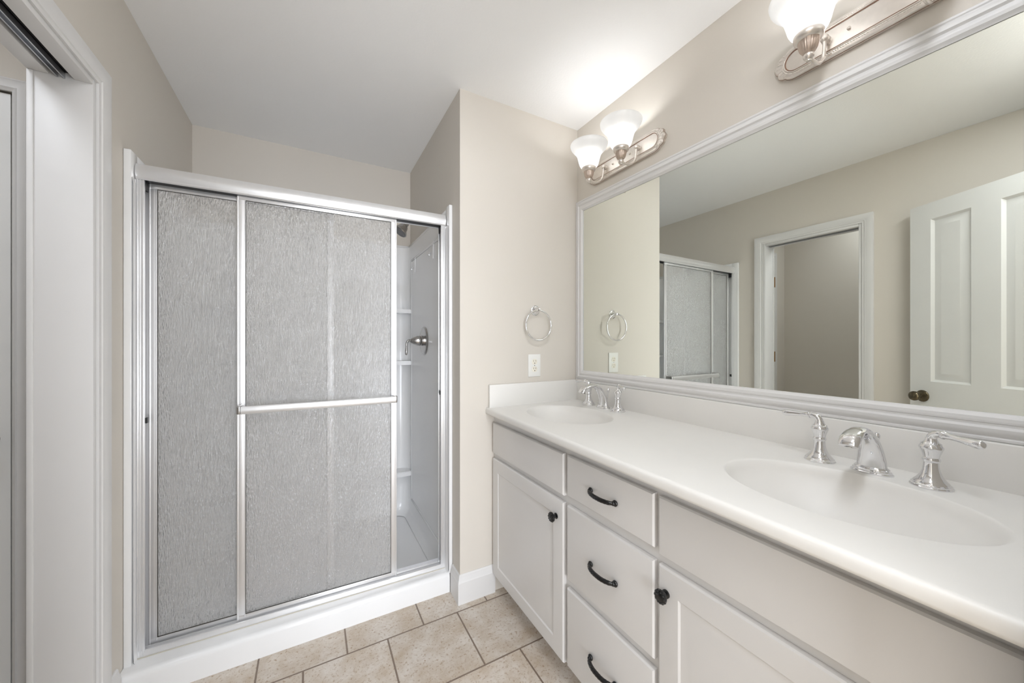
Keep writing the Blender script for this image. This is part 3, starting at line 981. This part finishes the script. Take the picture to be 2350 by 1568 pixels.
bm = bmesh.new()
bx(bm, .762, XB + .002, D - .0195, D - .0005, ZC - .002, 1.027, .003, 3)
obj('side_splash', bm, M['marble'], t, 40)

# ================================================================== FAUCETS
FZ = ZC


def faucet_parts(t):
    # spout: base plate, arched body towards -x (local), lift rod
    bm = bmesh.new()
    lathe(bm, [(.040, 0), (.040, .003), (.0365, .005), (.0365, .008), (.0335, .010), (.0335, .013), (.030, .016)], (0.002, 0, 0), (0, 0, 1), 48, sx=.62, sy=1.0, ref=(1, 0, 0))
    obj('spout_base', bm, M['chrome'], t, 40)
    bm = bmesh.new()
    P = [(.002, .012, .0165, .0290), (.001, .036, .0155, .0265), (-.008, .066, .0140, .0225), (-.026, .092, .0120, .0190), (-.052, .108, .0100, .0165), (-.080, .1125, .0090, .0165), (-.108, .107, .0095, .0190), (-.128, .095, .0100, .0200), (-.137, .084, .0080, .0180)]
    S = spline(P, 7)
    path = [(p[0], 0, p[1]) for p in S]
    tube(bm, path, [(p[3], p[2]) for p in S], 24, up=(0, 1, 0) if False else (0, 0, 1))
    obj('spout', bm, M['chrome'], t, 50)
    bm = bmesh.new(); lathe(bm, [(.011, 0), (.011, .008), (.009, .008)], (-.124, 0, .087), (-.25, 0, -1), 20)
    obj('aerator', bm, M['nickel_dark'], t, 40)
    bm = bmesh.new(); lathe(bm, [(.0025, 0), (.0025, .050), (.004, .053), (.0065, .060), (.0070, .066), (.005, .071), (.001, .073)], (.026, 0, .022), (.14, 0, 1), 16)
    obj('lift_rod', bm, M['chrome'], t, 40)


def faucet_handle(t, dy, ang):
    """bell base with a lever; ang = direction of the lever in plan"""
    bm = bmesh.new()
    lathe(bm, [(.031, 0), (.0315, .002), (.029, .0045), (.0295, .0065), (.0265, .009), (.0262, .011), (.0215, .0165), (.0165, .025), (.0130, .036), (.0115, .047), (.0112, .055),
               (.0128, .057), (.0138, .060), (.0128, .063), (.0118, .065), (.0135, .073), (.0168, .083), (.0182, .087), (.0176, .090), (.0150, .094), (.0152, .096), (.0115, .099), (.0095, .1035), (.0085, .108)], (0, dy, 0), (0, 0, 1), 40, sx=1.08, sy=1.08)
    h = obj('handle', bm, M['chrome'], t, 40)
    bm = bmesh.new()
    c, s = cos(ang), sin(ang)
    P = [(0, .100, .0085), (.001, .110, .0085), (.006, .1175, .0080), (.014, .1205, .0078), (.020, .1205, .0072), (.0215, .1205, .0090), (.0245, .1205, .0092), (.0265, .1203, .0078), (.036, .1195, .0062), (.050, .1185, .0064), (.066, .1175, .0080), (.079, .1165, .0090), (.086, .1160, .0082), (.090, .1158, .0055), (.0915, .1157, .002)]
    S = spline(P, 5)
    tube(bm, [(p[0] * c, dy + p[0] * s, p[1]) for p in S], [p[2] for p in S], 18, up=(-s, c, 0))
    obj('lever', bm, M['chrome'], h, 50)


for (x, y, lab, angs) in ((1.212, .352, 'chrome widespread faucet behind the nearer basin at the right', (radians(86), radians(-118))),
                          (1.245, 1.330, 'chrome widespread faucet behind the far basin near the towel wall', (radians(95), radians(-118)))):
    t = thing('faucet', lab, 'faucet', (x, y, FZ), group='faucets on the vanity', local=True)
    faucet_parts(t)
    faucet_handle(t, .104, angs[0]); faucet_handle(t, -.099, angs[1])

# ================================================================== MIRROR
t = thing('wall_mirror', 'large wall mirror in a white moulded frame above the countertop', 'mirror', (W, .84, 1.0185))
FY1 = D - .001; FY0 = YN + .002
ZT1, ZT0 = 2.026, 1.996   # the frame top drops slightly towards the entry
bm = bmesh.new()
FP = [(0, .001), (0, .011), (.003, .0135), (.008, .0145), (.011, .0125), (.013, .0125), (.017, .0165), (.025, .0205), (.032, .0215), (.036, .0175), (.0375, .0165), (.044, .0165), (.0455, .0185), (.050, .0195), (.058, .018), (.063, .0135), (.068, .0115), (.068, .0095)]
sweep(bm, [(FY0, 1.0187), (FY1, 1.0187), (FY1, ZT1), (FY0, ZT0)], [(a_ * .92, h_) for a_, h_ in FP], closed=True, A=(0, 1, 0), Bv=(0, 0, 1), N_=(-1, 0, 0))
for v in bm.verts: v.co.x += W
obj('frame', bm, M['trim'], t, 22)
bm = bmesh.new(); bx(bm, W - .0090, W - .003, FY0 + .03, FY1 - .03, 1.05, 1.975)
obj('mirror_glass', bm, M['mirror'], t)

# ================================================================== VANITY LIGHTS
def stadium(hy, hz, n=14):
    """closed loop in (y, z) with round ends, hy half length, hz half height"""
    pts = []
    for k in range(n + 1):
        a_ = -pi / 2 + pi * k / n; pts.append((hy - hz + hz * cos(a_), hz * sin(a_)))
    for k in range(n + 1):
        a_ = pi / 2 + pi * k / n; pts.append((-(hy - hz) + hz * cos(a_), hz * sin(a_)))
    return pts


def lobed(hy, hz):
    """outline with the scrolled lobes at both ends"""
    half = [(0, -hz), (hy - .075, -hz), (hy - .052, -hz * .98), (hy - .036, -hz * .86), (hy - .030, -hz * .74), (hy - .022, -hz * .70), (hy - .012, -hz * .58), (hy - .010, -hz * .44), (hy - .010, -hz * .32),
            (hy - .004, -hz * .20), (hy, 0)]
    S = spline([(a_, b_) for a_, b_ in half[1:]], 4)
    q = [half[0]] + S
    right = q + [(a_, -b_) for a_, b_ in reversed(q[:-1])]
    left = [(-a_, b_) for a_, b_ in reversed(right)]
    return right[:-1] + left[:-1]


def vanity_light(loc, label):
    t = thing('vanity_light', label, 'wall light', loc, group='two-lamp vanity lights above the mirror', local=True)
    hy, hz = .243, .050
    bm = bmesh.new()
    rows = []
    out = lobed(hy, hz)
    for sc_, xx in ((1.0, -.0005), (1.0, -.010), (.985, -.015), (.93, -.0185), (.80, -.020), (.72, -.020)):
        ins = (1 - sc_) * hz
        rows.append([bm.verts.new((xx, y_ * (1 - ins / hy * (1.2 if abs(y_) > hy * .6 else 0)), z_ * sc_)) for y_, z_ in out])
    for a, b_ in zip(rows[:-1], rows[1:]):
        for k in range(len(a)): bm.faces.new((a[k], a[(k + 1) % len(a)], b_[(k + 1) % len(a)], b_[k]))
    bm.faces.new(rows[0]); bm.faces.new(rows[-1])
    bmesh.ops.recalc_face_normals(bm, faces=bm.faces[:])
    plate = obj('back_plate', bm, M['fixture'], t, 35)
    # inner stadium mouldings
    for hz2, rad_, mt_, nm in ((.0335, .0022, 'fixture', 'moulding'), (.0300, .0014, 'fixture_groove', 'groove')):
        bm = bmesh.new(); L_ = stadium(hy - .030 - (.0335 - hz2), hz2)
        tube(bm, [(-.0205, y_, z_) for y_, z_ in L_], rad_, 8, closed=True, up=(1, 0, 0))
        obj(nm, bm, M[mt_], plate, 40)
    # beaded rope
    bm = bmesh.new(); L_ = stadium(hy - .0245, .0385, 20); dense = []
    m_ = len(L_)
    for k in range(m_):
        a, b_ = L_[k], L_[(k + 1) % m_]; d_ = sqrt((a[0] - b_[0]) ** 2 + (a[1] - b_[1]) ** 2); q = max(1, int(d_ / .0014))
        for s in range(q): dense.append((a[0] + (b_[0] - a[0]) * s / q, a[1] + (b_[1] - a[1]) * s / q))
    tube(bm, [(-.0195, y_, z_) for y_, z_ in dense], .0021, 6, closed=True, up=(1, 0, 0), mod=lambda i, a_: .75 + .5 * (i % 4 in (1, 2)))
    obj('beaded_rope', bm, M['fixture'], plate, 60)
    # dark edge groove along the lower side
    bm = bmesh.new(); tube(bm, [(-.0105, y_ * .999, z_) for y_, z_ in out], .0009, 6, closed=True, up=(1, 0, 0))
    obj('edge_groove', bm, M['fixture_groove'], plate, 60)
    # fluted fan at the ends
    for s in (1, -1):
        bm = bmesh.new()
        for k in range(7):
            a_ = radians(-48 + 16 * k)
            c0 = (s * (hy - .060), 0)
            tube(bm, [(-.0190, c0[0] + s * .034 * cos(a_), .034 * sin(a_)), (-.0170, c0[0] + s * .050 * cos(a_), .044 * sin(a_))], [.0020, .0035], 8, up=(1, 0, 0))
        obj('fluted_scroll', bm, M['fixture'], plate, 60)
    for yy in (-.055, .055):
        bm = bmesh.new(); lathe(bm, [(.0045, 0), (.0045, .004), (.002, .007), (.0005, .0075)], (-.020, yy, .0), (-1, 0, 0), 14)
        obj('screw', bm, M['fixture'], plate, 40)
    for yy in (-.105, .105):
        X = -.130
        zb_ = -.084   # ball below plate centre
        bm = bmesh.new()
        P = [(-.020, .002), (-.030, .002), (-.034, -.006), (-.036, -.030), (-.044, -.058), (-.062, -.077), (-.085, -.087), (-.108, -.087), (X + .006, zb_)]
        tube(bm, [(p[0], yy, p[1]) for p in spline(P, 6)], .0048, 14, up=(0, 1, 0))
        sphere(bm, (-.034, yy, .003), .0105, 18); lathe(bm, [(.011, 0), (.011, .004), (.007, .010)], (-.020, yy, .002), (-1, 0, 0), 20)
        sphere(bm, (X, yy, zb_), .0125, 20)
        lathe(bm, [(.006, 0), (.006, .002), (.002, .0035)], (X, yy, zb_ - .0115), (0, 0, -1), 14)
        arm = obj('arm', bm, M['fixture'], t, 50)
        bm = bmesh.new()
        def rib(r, h, a_): return r * (1 + (.045 * cos(a_ * 24) if .002 < h < .030 else 0))
        lathe(bm, [(.010, -.002), (.016, .002), (.020, .010), (.022, .020), (.0245, .030), (.0275, .033)], (X, yy, zb_ + .010), (0, 0, 1), 96, rib=rib)
        obj('fluted_cup', bm, M['fixture_flute'], arm, 50)
        bm = bmesh.new()
        lathe(bm, [(.0240, .0300), (.0275, .0315), (.0325, .036), (.034, .040), (.034, .048), (.031, .052), (.028, .052)], (X, yy, zb_ + .010), (0, 0, 1), 96, rib=rib)
        obj('socket_cup', bm, M['fixture'], t, 50)
        bm = bmesh.new()
        z0 = zb_ + .055
        def rib2(r, h, a_):
            f = max(0.0, min(1.0, (h - .004) / .015)) * max(0.0, min(1.0, (.085 - h) / .03))
            return r + .0012 * f * cos(a_ * 36)
        pr_ = spline([(.030, 0), (.038, .008), (.0455, .024), (.0505, .044), (.0560, .062), (.0640, .076), (.0765, .090), (.0860, .103), (.0900, .116)], 4)
        inner = [(r - .003, h) for r, h in reversed(pr_)]
        lathe(bm, pr_ + [(.0895, .1175)] + inner, (X, yy, z0), (0, 0, 1), 144, rib=rib2, cap=False)
        obj('glass_shade', bm, M['shade'], t, 60, label='ribbed frosted glass bell shade, lit')
        bm = bmesh.new(); lathe(bm, [(.008, 0), (.012, .006), (.013, .020), (.020, .036), (.0235, .052), (.020, .066), (.010, .075), (.001, .077)], (X, yy, z0 + .020), (0, 0, 1), 24)
        bo = obj('bulb', bm, M['bulb'], t, 50)
    return t


vanity_light((W, 1.266, 2.118), 'two-lamp vanity light on the wall above the far end of the mirror')
vanity_light((W, .368, 2.106), 'two-lamp vanity light above the near end of the mirror, cut by the frame top')

# ================================================================== TOWEL RING, OUTLET
t = thing('towel_ring', 'chrome towel ring hanging on the beige wall above the outlet', 'towel ring', (1.036, D, 1.404), local=True)
bm = bmesh.new(); lathe(bm, [(.0265, 0), (.027, .003), (.024, .006), (.0195, .007), (.0175, .010), (.0185, .013), (.014, .020), (.009, .028), (.0085, .036), (.010, .040), (.008, .044), (.001, .046)], (0, 0, 0), (0, -1, 0), 36)
obj('mount', bm, M['chrome'], t, 40)
bm = bmesh.new(); rg = []
for k in range(64):
    a_ = 2 * pi * k / 64
    rg.append((.078 * sin(a_), -.037 - .0 * cos(a_), -.079 + .078 * cos(a_)))
tube(bm, rg, .0048, 12, closed=True, up=(0, 1, 0))
obj('ring', bm, M['chrome'], t, 60)

t = thing('wall_outlet', 'white duplex wall outlet below the towel ring, above the side splash', 'outlet', (1.030, D, 1.114), local=True)
bm = bmesh.new(); bx(bm, -.038, .038, -.005, -.0003, -.059, .059, .002, 2)
obj('cover_plate', bm, M['plastic'], t, 40)
for s in (1, -1):
    bm = bmesh.new()
    lathe(bm, [(.0165, 0), (.0165, .0015), (.0155, .002)], (0, -.005, s * .0195), (0, -1, 0), 32, sy=1.0)
    for v in bm.verts: v.co.z = s * .0195 + max(-.0145, min(.0145, v.co.z - s * .0195))
    r_ = obj('receptacle', bm, M['almond'], t, 30)
    bm = bmesh.new()
    bx(bm, -.0075, -.0055, -.0072, -.0068, s * .0195 + .000, s * .0195 + .009); bx(bm, .0055, .0075, -.0072, -.0068, s * .0195 + .001, s * .0195 + .008)
    lathe(bm, [(.0026, 0), (.0026, .0003)], (0, -.0069, s * .0195 - .0075), (0, -1, 0), 14)
    obj('slot', bm, M['slot'], r_)
bm = bmesh.new(); lathe(bm, [(.0025, 0), (.0025, .001), (.001, .0014)], (0, -.005, 0), (0, -1, 0), 14)
obj('screw', bm, M['nickel_dark'], t, 40)

for o in bpy.data.objects:
    if 'off' in o: del o['off']
